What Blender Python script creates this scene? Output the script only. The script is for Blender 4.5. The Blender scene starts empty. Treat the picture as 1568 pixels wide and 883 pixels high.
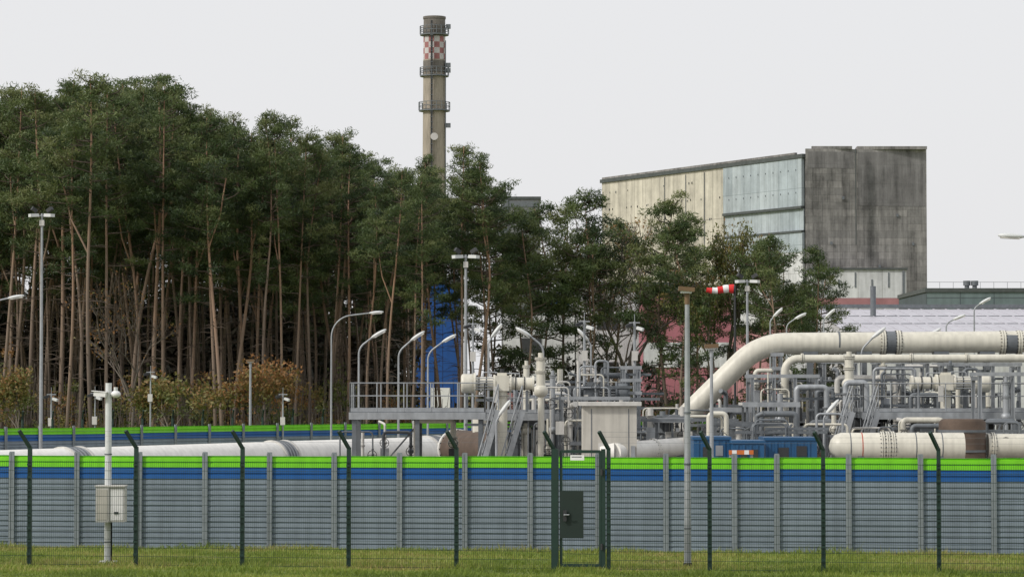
import bpy, math, random
import numpy as np
from mathutils import Vector, Matrix
random.seed(7); np.random.seed(7)
# ---------------------------------------------------------------- survey helpers (camera 4.1 m above ground, 100 mm lens)
F=4355.0; CX=784.0; CY=441.5; HOR=600.0; C=4.1
pt=math.atan((HOR-CY)/F); cp=math.cos(pt); sp=math.sin(pt)
def W(px,py,D):
    r=(px-CX)/F; u=(CY-py)/F
    y=cp-sp*u; z=sp+cp*u; s=D/y
    return Vector((r*s,D,C+z*s))
def GX(px,D,z=0.0): return (px-CX)/F*(D*cp+(z-C)*sp)
def GZ(py,D): return W(CX,py,D).z
def lineD(px,A,B):
    m=(B[1]-A[1])/(B[0]-A[0]); r=(px-CX)/F
    return (A[1]-m*A[0]-m*r*C*sp)/(1-m*r*cp)
scene=bpy.context.scene
# ---------------------------------------------------------------- materials
MATS={}
def mat(name,col,rough=0.6,var=0.15,scale=2.0,metal=0.0,bump=0.0,col2=None,stretch=(1,1,1),detail=5,streak=0.0):
    if name in MATS: return MATS[name]
    m=bpy.data.materials.new(name); m.use_nodes=True; nt=m.node_tree; N=nt.nodes; L=nt.links
    b=N['Principled BSDF']; b.inputs['Roughness'].default_value=rough; b.inputs['Metallic'].default_value=metal
    tc=N.new('ShaderNodeTexCoord'); mp=N.new('ShaderNodeMapping'); mp.inputs['Scale'].default_value=stretch
    L.new(tc.outputs['Object'],mp.inputs['Vector'])
    nz=N.new('ShaderNodeTexNoise'); nz.inputs['Scale'].default_value=scale; nz.inputs['Detail'].default_value=detail; nz.inputs['Roughness'].default_value=0.65
    L.new(mp.outputs[0],nz.inputs['Vector'])
    cr=N.new('ShaderNodeValToRGB'); cr.color_ramp.elements[0].position=0.3; cr.color_ramp.elements[1].position=0.7
    c=Vector(col)
    if col2 is None:
        a=c*(1-var); d=c*(1+var)
    else: a=Vector(col2); d=c
    cr.color_ramp.elements[0].color=(*a,1); cr.color_ramp.elements[1].color=(*[min(1,v) for v in d],1)
    L.new(nz.outputs['Fac'],cr.inputs['Fac']); out=cr.outputs['Color']
    if streak>0:
        m2=N.new('ShaderNodeMapping'); m2.inputs['Scale'].default_value=(5,5,.35); L.new(tc.outputs['Object'],m2.inputs['Vector'])
        z2=N.new('ShaderNodeTexNoise'); z2.inputs['Scale'].default_value=1.0; z2.inputs['Detail'].default_value=6; L.new(m2.outputs[0],z2.inputs['Vector'])
        mr=N.new('ShaderNodeMapRange'); mr.inputs['From Min'].default_value=.4; mr.inputs['From Max'].default_value=.65; mr.inputs['To Min'].default_value=1+streak*.3; mr.inputs['To Max'].default_value=1-streak; L.new(z2.outputs['Fac'],mr.inputs['Value'])
        vm=N.new('ShaderNodeVectorMath'); vm.operation='SCALE'; L.new(out,vm.inputs[0]); L.new(mr.outputs[0],vm.inputs['Scale']); out=vm.outputs[0]
    L.new(out,b.inputs['Base Color'])
    if bump>0:
        bp=N.new('ShaderNodeBump'); bp.inputs['Strength'].default_value=bump; bp.inputs['Distance'].default_value=0.02
        L.new(nz.outputs['Fac'],bp.inputs['Height']); L.new(bp.outputs[0],b.inputs['Normal'])
    MATS[name]=m; return m
def panelmat(name,colA,colB,mortar,bw,bh,streak=0.3,offset=0.0,msize=0.02):
    """wall cladding in local X/Z with joints, per panel tone and weather streaks"""
    m=bpy.data.materials.new(name); m.use_nodes=True; nt=m.node_tree; N=nt.nodes; L=nt.links
    b=N['Principled BSDF']; b.inputs['Roughness'].default_value=0.85
    tc=N.new('ShaderNodeTexCoord'); sx=N.new('ShaderNodeSeparateXYZ'); L.new(tc.outputs['Object'],sx.inputs[0])
    cx=N.new('ShaderNodeCombineXYZ'); L.new(sx.outputs[0],cx.inputs[0]); L.new(sx.outputs[2],cx.inputs[1])
    br=N.new('ShaderNodeTexBrick'); br.offset=offset; br.inputs['Scale'].default_value=1.0
    br.inputs['Brick Width'].default_value=bw; br.inputs['Row Height'].default_value=bh; br.inputs['Mortar Size'].default_value=msize
    br.inputs['Color1'].default_value=(*colA,1); br.inputs['Color2'].default_value=(*colB,1); br.inputs['Mortar'].default_value=(*mortar,1)
    br.inputs['Mortar Smooth'].default_value=0.3
    L.new(cx.outputs[0],br.inputs['Vector'])
    mp=N.new('ShaderNodeMapping'); mp.inputs['Scale'].default_value=(0.9,0.9,0.06); L.new(tc.outputs['Object'],mp.inputs['Vector'])
    nz=N.new('ShaderNodeTexNoise'); nz.inputs['Scale'].default_value=1.2; nz.inputs['Detail'].default_value=8; nz.inputs['Roughness'].default_value=0.7; L.new(mp.outputs[0],nz.inputs['Vector'])
    n2=N.new('ShaderNodeTexNoise'); n2.inputs['Scale'].default_value=0.18; n2.inputs['Detail'].default_value=8; n2.inputs['Roughness'].default_value=0.75; L.new(tc.outputs['Object'],n2.inputs['Vector'])
    ad=N.new('ShaderNodeMath'); ad.operation='ADD'; L.new(nz.outputs['Fac'],ad.inputs[0]); L.new(n2.outputs['Fac'],ad.inputs[1])
    mr=N.new('ShaderNodeMapRange'); mr.inputs['From Min'].default_value=0.78; mr.inputs['From Max'].default_value=1.22
    mr.inputs['To Min'].default_value=1-streak; mr.inputs['To Max'].default_value=1+streak*0.6; L.new(ad.outputs[0],mr.inputs['Value'])
    vm=N.new('ShaderNodeVectorMath'); vm.operation='SCALE'; L.new(br.outputs['Color'],vm.inputs[0]); L.new(mr.outputs[0],vm.inputs['Scale'])
    L.new(vm.outputs[0],b.inputs['Base Color'])
    MATS[name]=m; return m
def leafmat(name,stops,transl=0.25):
    m=bpy.data.materials.new(name); m.use_nodes=True; nt=m.node_tree; N=nt.nodes; L=nt.links
    b=N['Principled BSDF']; b.inputs['Roughness'].default_value=0.6
    at=N.new('ShaderNodeAttribute'); at.attribute_name='tint'
    oi=N.new('ShaderNodeObjectInfo')
    mr=N.new('ShaderNodeMath'); mr.operation='MULTIPLY_ADD'; mr.inputs[1].default_value=0.26; L.new(oi.outputs['Random'],mr.inputs[0]); L.new(at.outputs['Fac'],mr.inputs[2])
    sb=N.new('ShaderNodeMath'); sb.operation='SUBTRACT'; sb.inputs[1].default_value=0.13; L.new(mr.outputs[0],sb.inputs[0])
    cr=N.new('ShaderNodeValToRGB'); e=cr.color_ramp.elements
    e[0].position=stops[0][0]; e[0].color=(*stops[0][1],1); e[1].position=stops[-1][0]; e[1].color=(*stops[-1][1],1)
    for p,c in stops[1:-1]:
        k=e.new(p); k.color=(*c,1)
    L.new(sb.outputs[0],cr.inputs['Fac']); L.new(cr.outputs['Color'],b.inputs['Base Color'])
    if transl>0:
        tr=N.new('ShaderNodeBsdfTranslucent'); L.new(cr.outputs['Color'],tr.inputs['Color'])
        mx=N.new('ShaderNodeMixShader'); mx.inputs[0].default_value=transl
        L.new(b.outputs[0],mx.inputs[1]); L.new(tr.outputs[0],mx.inputs[2]); L.new(mx.outputs[0],N['Material Output'].inputs['Surface'])
    MATS[name]=m; return m
galv=mat('galvanised_steel',(0.33,0.35,0.37),0.5,0.15,3,metal=0.3,streak=.15)
galvd=mat('weathered_steel_grey',(0.14,0.155,0.17),0.55,0.2,3,metal=0.2)
beige=mat('pipe_beige_paint',(0.62,0.60,0.52),0.42,0.05,1.2,streak=.12)
white=mat('pipe_white_paint',(0.78,0.77,0.73),0.4,0.05,1.0,streak=.1)
dgreen=mat('fence_green_paint',(0.005,0.028,0.02),0.5,0.15,4)
plateg=mat('gate_plate_green',(0.004,0.016,0.012),0.6,0.15,4)
dark=mat('dark_steel',(0.03,0.032,0.035),0.6,0.2,4)
rust=mat('brown_insulation',(0.09,0.062,0.045),0.8,0.3,2)
lampw=mat('lamp_light_grey',(0.6,0.62,0.62),0.4,0.08,3)
cabw=mat('cabinet_light_grey',(0.56,0.55,0.52),0.5,0.06,2,streak=.12)
wgrey=mat('barrier_grey',(0.19,0.235,0.28),0.55,0.12,0.6,stretch=(1,1,3),streak=.14)
wgreen=mat('barrier_green',(0.17,0.58,0.012),0.5,0.06,1.5,streak=.1)
wblue=mat('barrier_blue',(0.006,0.09,0.31),0.5,0.08,1.5,streak=.1)
wpost=mat('barrier_post_grey',(0.2,0.23,0.25),0.5,0.1,2,streak=.12)
red=mat('windsock_red',(0.6,0.02,0.02),0.7,0.1,3)
redb=mat('marking_band_red',(0.45,0.1,0.06),0.6,0.1,3)
wht=mat('plain_white',(0.75,0.75,0.75),0.6,0.06,3)
blue=mat('container_blue',(0.012,0.08,0.19),0.5,0.15,2)
shedm=mat('shed_beige',(0.5,0.48,0.43),0.7,0.08,1.5,streak=.15)
brownm=mat('lamp_brown',(0.16,0.1,0.05),0.6,0.15,4)
orange=mat('orange_plastic',(0.55,0.15,0.03),0.6,0.1,4)
# ---------------------------------------------------------------- mesh builder
class MB:
    def __init__(s,mats): s.V=[];s.F=[];s.M=[];s.S=[];s.mats=mats;s.T=None
    def mi(s,m):
        if m not in s.mats: s.mats.append(m)
        return s.mats.index(m)
    def add(s,v,f,m,sm=False):
        o=len(s.V); s.V.extend([tuple(a) for a in v]); k=s.mi(m)
        for q in f: s.F.append([o+i for i in q]); s.M.append(k); s.S.append(sm)
    def bx(s,x0,x1,y0,y1,z0,z1,m):
        v=[(x0,y0,z0),(x1,y0,z0),(x1,y1,z0),(x0,y1,z0),(x0,y0,z1),(x1,y0,z1),(x1,y1,z1),(x0,y1,z1)]
        s.add(v,[(0,3,2,1),(4,5,6,7),(0,1,5,4),(1,2,6,5),(2,3,7,6),(3,0,4,7)],m)
    def beam(s,p,q,w,h,m,up=Vector((0,0,1))):
        p=Vector(p);q=Vector(q); d=(q-p).normalized()
        if abs(d.dot(up))>0.98: up=Vector((0,1,0))
        a=d.cross(up).normalized()*w/2; b=a.cross(d).normalized()*h/2
        v=[p-a-b,p+a-b,p+a+b,p-a+b,q-a-b,q+a-b,q+a+b,q-a+b]
        s.add(v,[(0,3,2,1),(4,5,6,7),(0,1,5,4),(1,2,6,5),(2,3,7,6),(3,0,4,7)],m)
    def tube(s,pts,r,m,n=10,caps=True,sm=True):
        pts=[Vector(p) for p in pts]; k=len(pts)
        if not hasattr(r,'__len__'): r=[r]*k
        T=[]
        for i in range(k):
            a=pts[max(0,i-1)];b=pts[min(k-1,i+1)]; T.append((b-a).normalized())
        ref=Vector((0,0,1)) if abs(T[0].z)<0.9 else Vector((0,1,0))
        u=T[0].cross(ref).normalized(); v=[];f=[]
        for i in range(k):
            u=(u-T[i]*u.dot(T[i])).normalized(); w=T[i].cross(u)
            for j in range(n):
                a=2*math.pi*j/n; v.append(pts[i]+(u*math.cos(a)+w*math.sin(a))*r[i])
        for i in range(k-1):
            for j in range(n):
                j2=(j+1)%n; f.append((i*n+j,i*n+j2,(i+1)*n+j2,(i+1)*n+j))
        s.add(v,f,m,sm)
        if caps:
            s.add(v[:n],[tuple(range(n-1,-1,-1))],m); s.add(v[-n:],[tuple(range(n))],m)
    def cyl(s,p,q,r,m,n=12,r1=None,sm=True): s.tube([p,q],[r,r if r1 is None else r1],m,n,True,sm)
    def ball(s,c,r,m,n=12,k=8,R=None):
        if not hasattr(r,'__len__'): r=(r,r,r)
        v=[];f=[]; c=Vector(c)
        for i in range(k+1):
            th=math.pi*i/k
            for j in range(n):
                a=2*math.pi*j/n; p=Vector((r[0]*math.sin(th)*math.cos(a),r[1]*math.sin(th)*math.sin(a),r[2]*math.cos(th)))
                if R is not None: p=R@p
                v.append(c+p)
        for i in range(k):
            for j in range(n):
                j2=(j+1)%n; f.append((i*n+j,(i+1)*n+j,(i+1)*n+j2,i*n+j2))
        s.add(v,f,m,True)
    def flange(s,p,ax,r,m,mb,t=0.07,nb=14):
        p=Vector(p);ax=Vector(ax).normalized(); K=1.22 if r<.3 else 1.13
        s.cyl(p-ax*t*1.15,p-ax*0.012,r*K,m,24,sm=False); s.cyl(p+ax*0.012,p+ax*t*1.15,r*K,m,24,sm=False)
        s.cyl(p-ax*0.011,p+ax*0.011,r*(K-.1),mb,20,sm=False)
        ref=Vector((0,0,1)) if abs(ax.z)<0.9 else Vector((0,1,0)); u=ax.cross(ref).normalized(); w=ax.cross(u)
        for i in range(nb):
            a=2*math.pi*i/nb; q=p+(u*math.cos(a)+w*math.sin(a))*r*(K-.06)
            s.cyl(q-ax*t*1.9,q+ax*t*1.9,r*0.035,mb,5,sm=False)
    def obj(s,name,parent=None,recentre=True,col=None,link=True):
        V=np.array(s.V,dtype=float)
        o=Vector((0,0,0))
        if recentre:
            o=Vector(((V[:,0].min()+V[:,0].max())/2,(V[:,1].min()+V[:,1].max())/2,V[:,2].min()))
            V=V-np.array(o)
        me=bpy.data.meshes.new(name); me.from_pydata(V.tolist(),[],s.F)
        for m in s.mats: me.materials.append(m)
        me.polygons.foreach_set('material_index',s.M); me.polygons.foreach_set('use_smooth',s.S)
        if s.T is not None:
            t=np.full(len(V),0.5,dtype=np.float32); t[s.T[0]:]=s.T[1]
            at=me.attributes.new('tint','FLOAT','POINT'); at.data.foreach_set('value',t)
        me.update()
        if not link: return me
        ob=bpy.data.objects.new(name,me); ob.location=o
        scene.collection.objects.link(ob)
        if parent: ob.parent=parent
        return ob
    def leaves(s,centres,radii,per,lmin,lmax,wr,m,tints,seed=0,flat=0.6,updir=0.35):
        rg=np.random.RandomState(seed); centres=np.array(centres); n=len(centres); N=n*per
        d=rg.normal(size=(N,3)); d/=np.linalg.norm(d,axis=1)[:,None]; rr=rg.rand(N)**0.45
        R=np.repeat(np.array(radii),per)[:,None]; off=d*rr[:,None]*R; off[:,2]*=flat
        c=np.repeat(centres,per,axis=0)+off
        dr=rg.normal(size=(N,3)); dr[:,2]+=updir; dr+=d*0.6; dr/=np.linalg.norm(dr,axis=1)[:,None]
        sd=np.cross(dr,rg.normal(size=(N,3))); sd/=np.linalg.norm(sd,axis=1)[:,None]
        l=(lmin+(lmax-lmin)*rg.rand(N))[:,None]
        v=np.stack([c-sd*l*wr-dr*l*.4,c+sd*l*wr-dr*l*.4,c+dr*l*.6+sd*l*wr*0.2],axis=1).reshape(-1,3)
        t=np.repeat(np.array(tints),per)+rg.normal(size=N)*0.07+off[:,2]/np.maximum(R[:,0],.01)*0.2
        t=np.repeat(np.clip(t,0,1),3).astype(np.float32)
        o=len(s.V); s.V.extend(map(tuple,v.tolist())); k=s.mi(m)
        s.F.extend([[o+3*i,o+3*i+1,o+3*i+2] for i in range(N)]); s.M.extend([k]*N); s.S.extend([False]*N)
        if s.T is None: s.T=(o,t)
        else: s.T=(s.T[0],np.concatenate([s.T[1],t]))
def fillet(P,R,n=8):
    P=[Vector(p) for p in P]; out=[P[0]]
    for i in range(1,len(P)-1):
        a=(P[i-1]-P[i]).normalized(); b=(P[i+1]-P[i]).normalized(); ang=a.angle(b); 
        t=min(R/math.tan(ang/2),(P[i-1]-P[i]).length*.49,(P[i+1]-P[i]).length*.49); r=t*math.tan(ang/2)
        c=P[i]+(a+b).normalized()*(r/math.sin(ang/2)); s=P[i]+a*t-c; e=P[i]+b*t-c; th=s.angle(e)
        for k in range(n+1):
            f=k/n; out.append(c+(s*math.sin((1-f)*th)+e*math.sin(f*th))/math.sin(th))
    out.append(P[-1]); return out
def empty(name,loc=(0,0,0)):
    e=bpy.data.objects.new(name,None); e.location=loc; scene.collection.objects.link(e); return e
# ---------------------------------------------------------------- world / light / camera
w=bpy.data.worlds.new('World'); scene.world=w; w.use_nodes=True; nt=w.node_tree; N=nt.nodes; L=nt.links
S=Vector((-0.72,-0.42,0.62)).normalized()
bg=N['Background']; sk=N.new('ShaderNodeTexSky'); sk.sky_type='NISHITA'; sk.sun_disc=False
sk.sun_elevation=math.asin(S.z); sk.sun_rotation=math.atan2(S.x,S.y); sk.dust_density=6; sk.air_density=1.0; sk.ozone_density=1
mx=N.new('ShaderNodeMix'); mx.data_type='RGBA'; mx.inputs[0].default_value=0.88; mx.inputs[7].default_value=(8.95,8.95,9.1,1)
L.new(sk.outputs[0],mx.inputs[6]); L.new(mx.outputs[2],bg.inputs['Color']); bg.inputs['Strength'].default_value=0.1
sl=bpy.data.lights.new('sun','SUN'); sl.energy=2.3; sl.angle=math.radians(6); sl.color=(1,0.95,0.88)
so=bpy.data.objects.new('sun',sl); so.rotation_euler=(-S).to_track_quat('-Z','Y').to_euler(); so.location=(-40,-20,60); scene.collection.objects.link(so)
cam=bpy.data.cameras.new('camera'); cam.lens=100; cam.sensor_width=36; cam.clip_end=6000; cam.clip_start=0.5
co=bpy.data.objects.new('camera',cam); co.location=(0,0,C); co.rotation_euler=(math.radians(90)+pt,0,0); scene.collection.objects.link(co); scene.camera=co
scene.view_settings.view_transform='Standard'; scene.view_settings.look='None'; scene.view_settings.exposure=0
# ---------------------------------------------------------------- ground
def grassmat():
    m=bpy.data.materials.new('grass_ground'); m.use_nodes=True; nt=m.node_tree; N=nt.nodes; L=nt.links; b=N['Principled BSDF']; b.inputs['Roughness'].default_value=0.9
    tc=N.new('ShaderNodeTexCoord'); n1=N.new('ShaderNodeTexNoise'); n1.inputs['Scale'].default_value=0.5; n1.inputs['Detail'].default_value=8; L.new(tc.outputs['Object'],n1.inputs['Vector'])
    cr=N.new('ShaderNodeValToRGB'); e=cr.color_ramp.elements; e[0].position=.35;e[0].color=(.1,.125,.03,1);e[1].position=.65;e[1].color=(.22,.25,.055,1)
    L.new(n1.outputs['Fac'],cr.inputs['Fac']); L.new(cr.outputs[0],b.inputs['Base Color']); return m
g=MB([]); g.add([(-2500,-200,0),(2500,-200,0),(2500,5000,0),(-2500,5000,0)],[(0,1,2,3)],grassmat()); g.obj('ground',recentre=False)
WA=(GX(0,17856/236),17856/236); WB=(GX(1568,17856/248),17856/248)
FA=(GX(0,17856/265),17856/265); FB=(GX(1568,17856/279),17856/279)
def onl(px,A,B,off=0):
    D=lineD(px,A,B)+off; return Vector((GX(px,D),D,0))
g=MB([]); grav=mat('gravel',(0.24,0.22,0.19),0.95,0.3,6)
a=onl(-300,WA,WB,.3); b=onl(1900,WA,WB,.3)
g.add([(a.x,a.y,.004),(b.x,b.y,.004),(60,150,.004),(-40,130,.004)],[(0,1,2,3)],grav); g.obj('gravel_yard',recentre=False)
gl=leafmat('grass_blades',[(0.0,(.09,.14,.02)),(0.4,(.21,.29,.04)),(0.7,(.33,.36,.08)),(1.0,(.42,.33,.14))],0.35)
rg=np.random.RandomState(3); n=130000
y=61.3+15.2*rg.rand(n); x=(rg.rand(n)-.5)*2*(y*0.19)
keep=np.ones(n,bool)
m_=(WB[1]-WA[1])/(WB[0]-WA[0]); keep&=y<(WA[1]+m_*(x-WA[0])-.05); x=x[keep];y=y[keep];n=len(x)
h=(.04+.07*rg.rand(n))*(1+.6*(np.sin(x*1.7+y)*np.sin(x*.6-y*1.3)))*(1+.5*(rg.rand(n)>.97))
nearw=np.exp(-((WA[1]+m_*(x-WA[0])-y)/.35)); nearf=np.exp(-np.abs((FA[1]+(FB[1]-FA[1])/(FB[0]-FA[0])*(x-FA[0])-y)/.2)); h=h*(1+1.6*nearw*rg.rand(n)+1.8*nearf*rg.rand(n))
an=rg.rand(n)*6.28; wd=.009+.009*rg.rand(n); ln=(rg.rand(n,2)-.5)*h[:,None]*1.6
V=np.zeros((n,3,3)); V[:,0,0]=x-np.cos(an)*wd;V[:,0,1]=y-np.sin(an)*wd; V[:,1,0]=x+np.cos(an)*wd;V[:,1,1]=y+np.sin(an)*wd
V[:,2,0]=x+ln[:,0];V[:,2,1]=y+ln[:,1];V[:,2,2]=h
me=bpy.data.meshes.new('grass'); me.vertices.add(3*n); me.vertices.foreach_set('co',V.ravel()); me.loops.add(3*n); me.loops.foreach_set('vertex_index',np.arange(3*n,dtype=np.int32))
me.polygons.add(n); me.polygons.foreach_set('loop_start',np.arange(n,dtype=np.int32)*3); me.polygons.foreach_set('loop_total',np.full(n,3,dtype=np.int32))
me.update(calc_edges=True); me.materials.append(gl)
t=np.clip(.5+.26*np.sin(x*.9+2*np.sin(y*.8))*np.cos(y*1.1)+rg.normal(size=n)*.14-.26*(y<65.2)+.2*nearf,0,1)
at=me.attributes.new('tint','FLOAT','POINT'); at.data.foreach_set('value',np.repeat(t,3).astype(np.float32))
ob=bpy.data.objects.new('grass',me); scene.collection.objects.link(ob)
# ---------------------------------------------------------------- noise barrier wall
def barrier(name,pxs,A,B,extra=()):
    m=MB([]); pts=[onl(p,A,B) for p in pxs]; d=(pts[-1]-pts[0]).normalized(); nrm=Vector((d.y,-d.x,0))
    if nrm.y>0: nrm=-nrm
    rows=[(wgrey,13,.14),(wblue,2,.148),(wgreen,2,.148)]
    for i in range(len(pts)-1):
        p=pts[i]+d*.04; q=pts[i+1]-d*.04; z=.02+random.uniform(-.012,.012); jit=random.uniform(-.012,.012)
        for mt,k,h in rows:
            for r in range(k):
                prof=[(0,.0),(h*.62,.0),(h*.74,-.035),(h*.94,-.035),(h,.0)]
                v=[];f=[]
                for zz,o in prof:
                    v+=[p+nrm*(o+jit)+Vector((0,0,z+zz)),q+nrm*(o+jit)+Vector((0,0,z+zz))]
                for a in range(len(prof)-1): f.append((2*a,2*a+1,2*a+3,2*a+2))
                m.add(v,f,mt); z+=h
        b=-nrm*.1; up=Vector((0,0,z))
        m.add([p+b,q+b,q+b+up,p+b+up],[(1,0,3,2)],wgrey)
        m.add([p+up+nrm*jit,q+up+nrm*jit,q+b+up,p+b+up],[(0,1,2,3)],wgreen)
    for p in pts:
        for e in (-.045,.045):
            m.beam(p+d*e+nrm*.045-nrm*0,p+d*e+nrm*.045+Vector((0,0,2.5)),.035,.05,wpost,up=d)
        m.beam(p+nrm*.02,p+nrm*.02+Vector((0,0,2.53)),.06,.12,wpost,up=d)
    return m.obj(name)
pw=[-280,-180,-80,18,118,214,314,413,512,612,712,812,916,1020,1125,1190,1300,1410,1522,1636,1750,1860]
barrier('noise_barrier_wall',pw,WA,WB)
A2=(GX(0,130),130); B2=(GX(670,155),155)
barrier('noise_barrier_wall',[(-200+52*i) for i in range(0,26)],A2,B2)
# ---------------------------------------------------------------- green mesh fence
def fence(name,pxs,A,B,skip=(),thin=1.0,vstep=0.05):
    m=MB([]); pts=[onl(p,A,B) for p in pxs]; d=(pts[-1]-pts[0]).normalized(); nrm=Vector((d.y,-d.x,0)); 
    if nrm.y>0: nrm=-nrm
    Z=Vector((0,0,1)); arms=[]
    for p in pts:
        m.beam(p,p+Z*2.82,.085*thin,.09*thin,dgreen,up=d)
        t=p+Z*3.2-d*.19+nrm*.25
        m.beam(p+Z*2.79,t,.07*thin,.07*thin,dgreen); arms.append(t)
        for z in [.3+.3*i for i in range(8)]:
            m.beam(p+Z*z+nrm*.055-d*.045,p+Z*z+nrm*.055+d*.045,.03,.05,dgreen)
    for i in range(len(pts)-1):
        if i in skip: 
            continue
        p=pts[i]+nrm*.055;q=pts[i+1]+nrm*.055; Ln=(q-p).length
        z=.06
        while z<2.5:
            for o in (0,.018): m.beam(p+Z*z+nrm*o,q+Z*z+nrm*o,.007,.008,dgreen)
            z+=.2
        k=int(Ln/vstep)
        for j in range(k+1):
            a=p.lerp(q,j/k)+nrm*.009; m.beam(a+Z*.03,a+Z*2.49,.005,.005,dgreen)
        for f in (.35,.68,.97):
            a=(pts[i]+Z*2.8).lerp(arms[i],f); b=(pts[i+1]+Z*2.8).lerp(arms[i+1],f); m.beam(a,b,.004,.004,galvd)
    return m.obj(name)
pf=[-445,-282,-118,45,208,371,534,699,848,932,1087,1261,1438,1616,1795]
fence('mesh_fence',pf,FA,FB,skip=(8,))
fence('mesh_fence',[-150+46*i for i in range(0,22)],(GX(0,134),134),(GX(670,159),159),vstep=0.5)
# gate
m=MB([]); p=onl(850,FA,FB,-.05); q=onl(922,FA,FB,-.05); d=(q-p).normalized(); nrm=Vector((d.y,-d.x,0)); Z=Vector((0,0,1))
m.beam(p,p+Z*2.8,.17,.15,dgreen,up=d); m.beam(q+d*.03,q+d*.03+Z*2.8,.05,.1,dgreen,up=d)
i0=p+d*.14; i1=q-d*.04
for z in (.14,2.74): m.beam(i0+Z*z,i1+Z*z,.06,.07,dgreen)
m.beam(i0+Z*.12,i0+Z*2.76,.05,.06,dgreen,up=d); m.beam(i1+Z*.12,i1+Z*2.76,.05,.06,dgreen,up=d)
k=int((i1-i0).length/.05)
for j in range(k): a=i0.lerp(i1,j/k); m.beam(a+Z*.12+nrm*.01,a+Z*2.7+nrm*.01,.005,.005,dgreen)
z=.2
while z<2.7: m.beam(i0+Z*z,i1+Z*z,.008,.009,dgreen); z+=.2
c=i0.lerp(i1,.28)+Z*1.3+nrm*.06; m.beam(c-d*.27,c+d*.27,.03,1.08,plateg)
m.bx(c.x-.2,c.x-.12,c.y-.08,c.y-.03,1.15,1.4,dark); m.cyl(Vector((c.x-.17,c.y-.08,1.3)),Vector((c.x-.17,c.y-.14,1.3)),.02,galv); m.cyl(Vector((c.x-.17,c.y-.14,1.3)),Vector((c.x-.06,c.y-.14,1.3)),.014,galv)
c=i0.lerp(i1,.42)+Z*2.6+nrm*.05; m.beam(c-d*.16,c+d*.16,.01,.12,wht); m.beam(c-d*.13+nrm*.008+Z*.02,c+d*.1+nrm*.008+Z*.02,.006,.02,galvd)
for z in (.5,2.2): m.cyl(q+Z*z+nrm*.07-d*.0,q+Z*(z+.14)+nrm*.07,.03,dark)
m.obj('fence_gate')
# ---------------------------------------------------------------- poles and lamps
def head(m,c,dirv,l=.75,w=.3,h=.14,mt=lampw):
    dirv=Vector(dirv).normalized(); up=Vector((0,0,1)); s=dirv.cross(up).normalized(); u=s.cross(dirv)
    R=Matrix((dirv,s,u)).transposed(); 
    m.ball(c,(l/2,w/2,h/2),mt,14,8,R)
    m.beam(Vector(c)-dirv*l*.3-u*h*.35,Vector(c)+dirv*l*.38-u*h*.35,w*.7,.05,cabw,up=u)
def curved_lamp(px,neck,hx,hy,D,name='street_lamp',r=.06,hl=.75):
    m=MB([]); b=Vector((GX(px,D),D,0)); n_=W(px,neck,D); n_.x=b.x; e=W(hx,hy,D)
    P=fillet([b,n_,e],(e-n_).length*.75,8)
    rr=[r]+[r*.6]*(len(P)-1); rr[1]=r*.62
    m.tube(P,rr,galv,8); d=(P[-1]-P[-2]).normalized(); d.z*=.75
    head(m,e+d*hl*.35,d,hl,.3,.16*hl/.75); m.cyl(b,b+Vector((0,0,.9)),r*1.35,galv,8)
    return m.obj(name)
for a in [(549,532,572,515,118),(610,538,632,519,120),(655,540,680,522,125),(748,525,755,513,112),(832,530,810,513,112),(507,486,568,479,140),
          (1320,535,1338,515,112),(1398,535,1422,514,116),(1493,472,1502,464,150),(-14,462,15,456,120),(1180,492,1186,483,150),(1262,490,1266,484,150),(1450,495,1462,488,150),(1205,497,1219,487,150),(905,528,898,518,125),(1262,640,1268,630,102),(760,645,767,632,102)]:
    curved_lamp(*a)
curved_lamp(1625,366,1563,362,88,hl=.85)
def mast(px,top,D,r=.08,kind=0):
    m=MB([]); h=GZ(top,D); b=Vector((GX(px,D),D,0)); t=b+Vector((0,0,h))
    m.tube([b,b+Vector((0,0,h*.5)),t],[r,r*.8,r*.55],galv,10); m.cyl(b,b+Vector((0,0,.05)),r*2,galv,10)
    if kind==0:
        m.beam(t+Vector((-.35,0,-.1)),t+Vector((.35,0,-.1)),.06,.06,galv)
        for s in (-1,1):
            c=t+Vector((s*.3,-.05,.0)); m.beam(c+Vector((-s*.12,0,-.08)),c+Vector((s*.22,-.2,-.1)),.3,.14,lampw); m.beam(c+Vector((-s*.05,.1,.1)),c+Vector((s*.15,0,.24)),.2,.16,dark)
            m.cyl(c+Vector((0,0,-.1)),c+Vector((0,.05,.12)),.02,dark,6)
        m.bx(t.x-.1,t.x+.1,t.y-.12,t.y+.1,t.z-.55,t.z-.3,cabw)
    elif kind==1:
        m.beam(t+Vector((-.22,0,0)),t+Vector((.22,0,.02)),.32,.13,brownm); m.beam(t+Vector((-.15,0,-.085)),t+Vector((.15,0,-.07)),.24,.04,lampw)
        m.cyl(t+Vector((0,0,-.35)),t+Vector((0,0,-.06)),r*.8,galv)
    elif kind==2:
        m.beam(t+Vector((-.22,0,-.05)),t+Vector((.22,0,-.05)),.05,.05,galv)
        for s,dz in ((-1,0),(1,-.14)): m.beam(t+Vector((s*.1,-.1,-.12+dz)),t+Vector((s*.34,-.25,-.2+dz)),.14,.12,lampw if s>0 else dark)
        m.cyl(t+Vector((0,0,-.1)),t+Vector((0,0,.3)),.012,galv,6)
        m.bx(t.x-.12,t.x+.12,t.y-.2,t.y-.08,t.z-1.6,t.z-1.2,cabw)
    return m.obj('camera_mast' if kind==2 else 'floodlight_mast')
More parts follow.
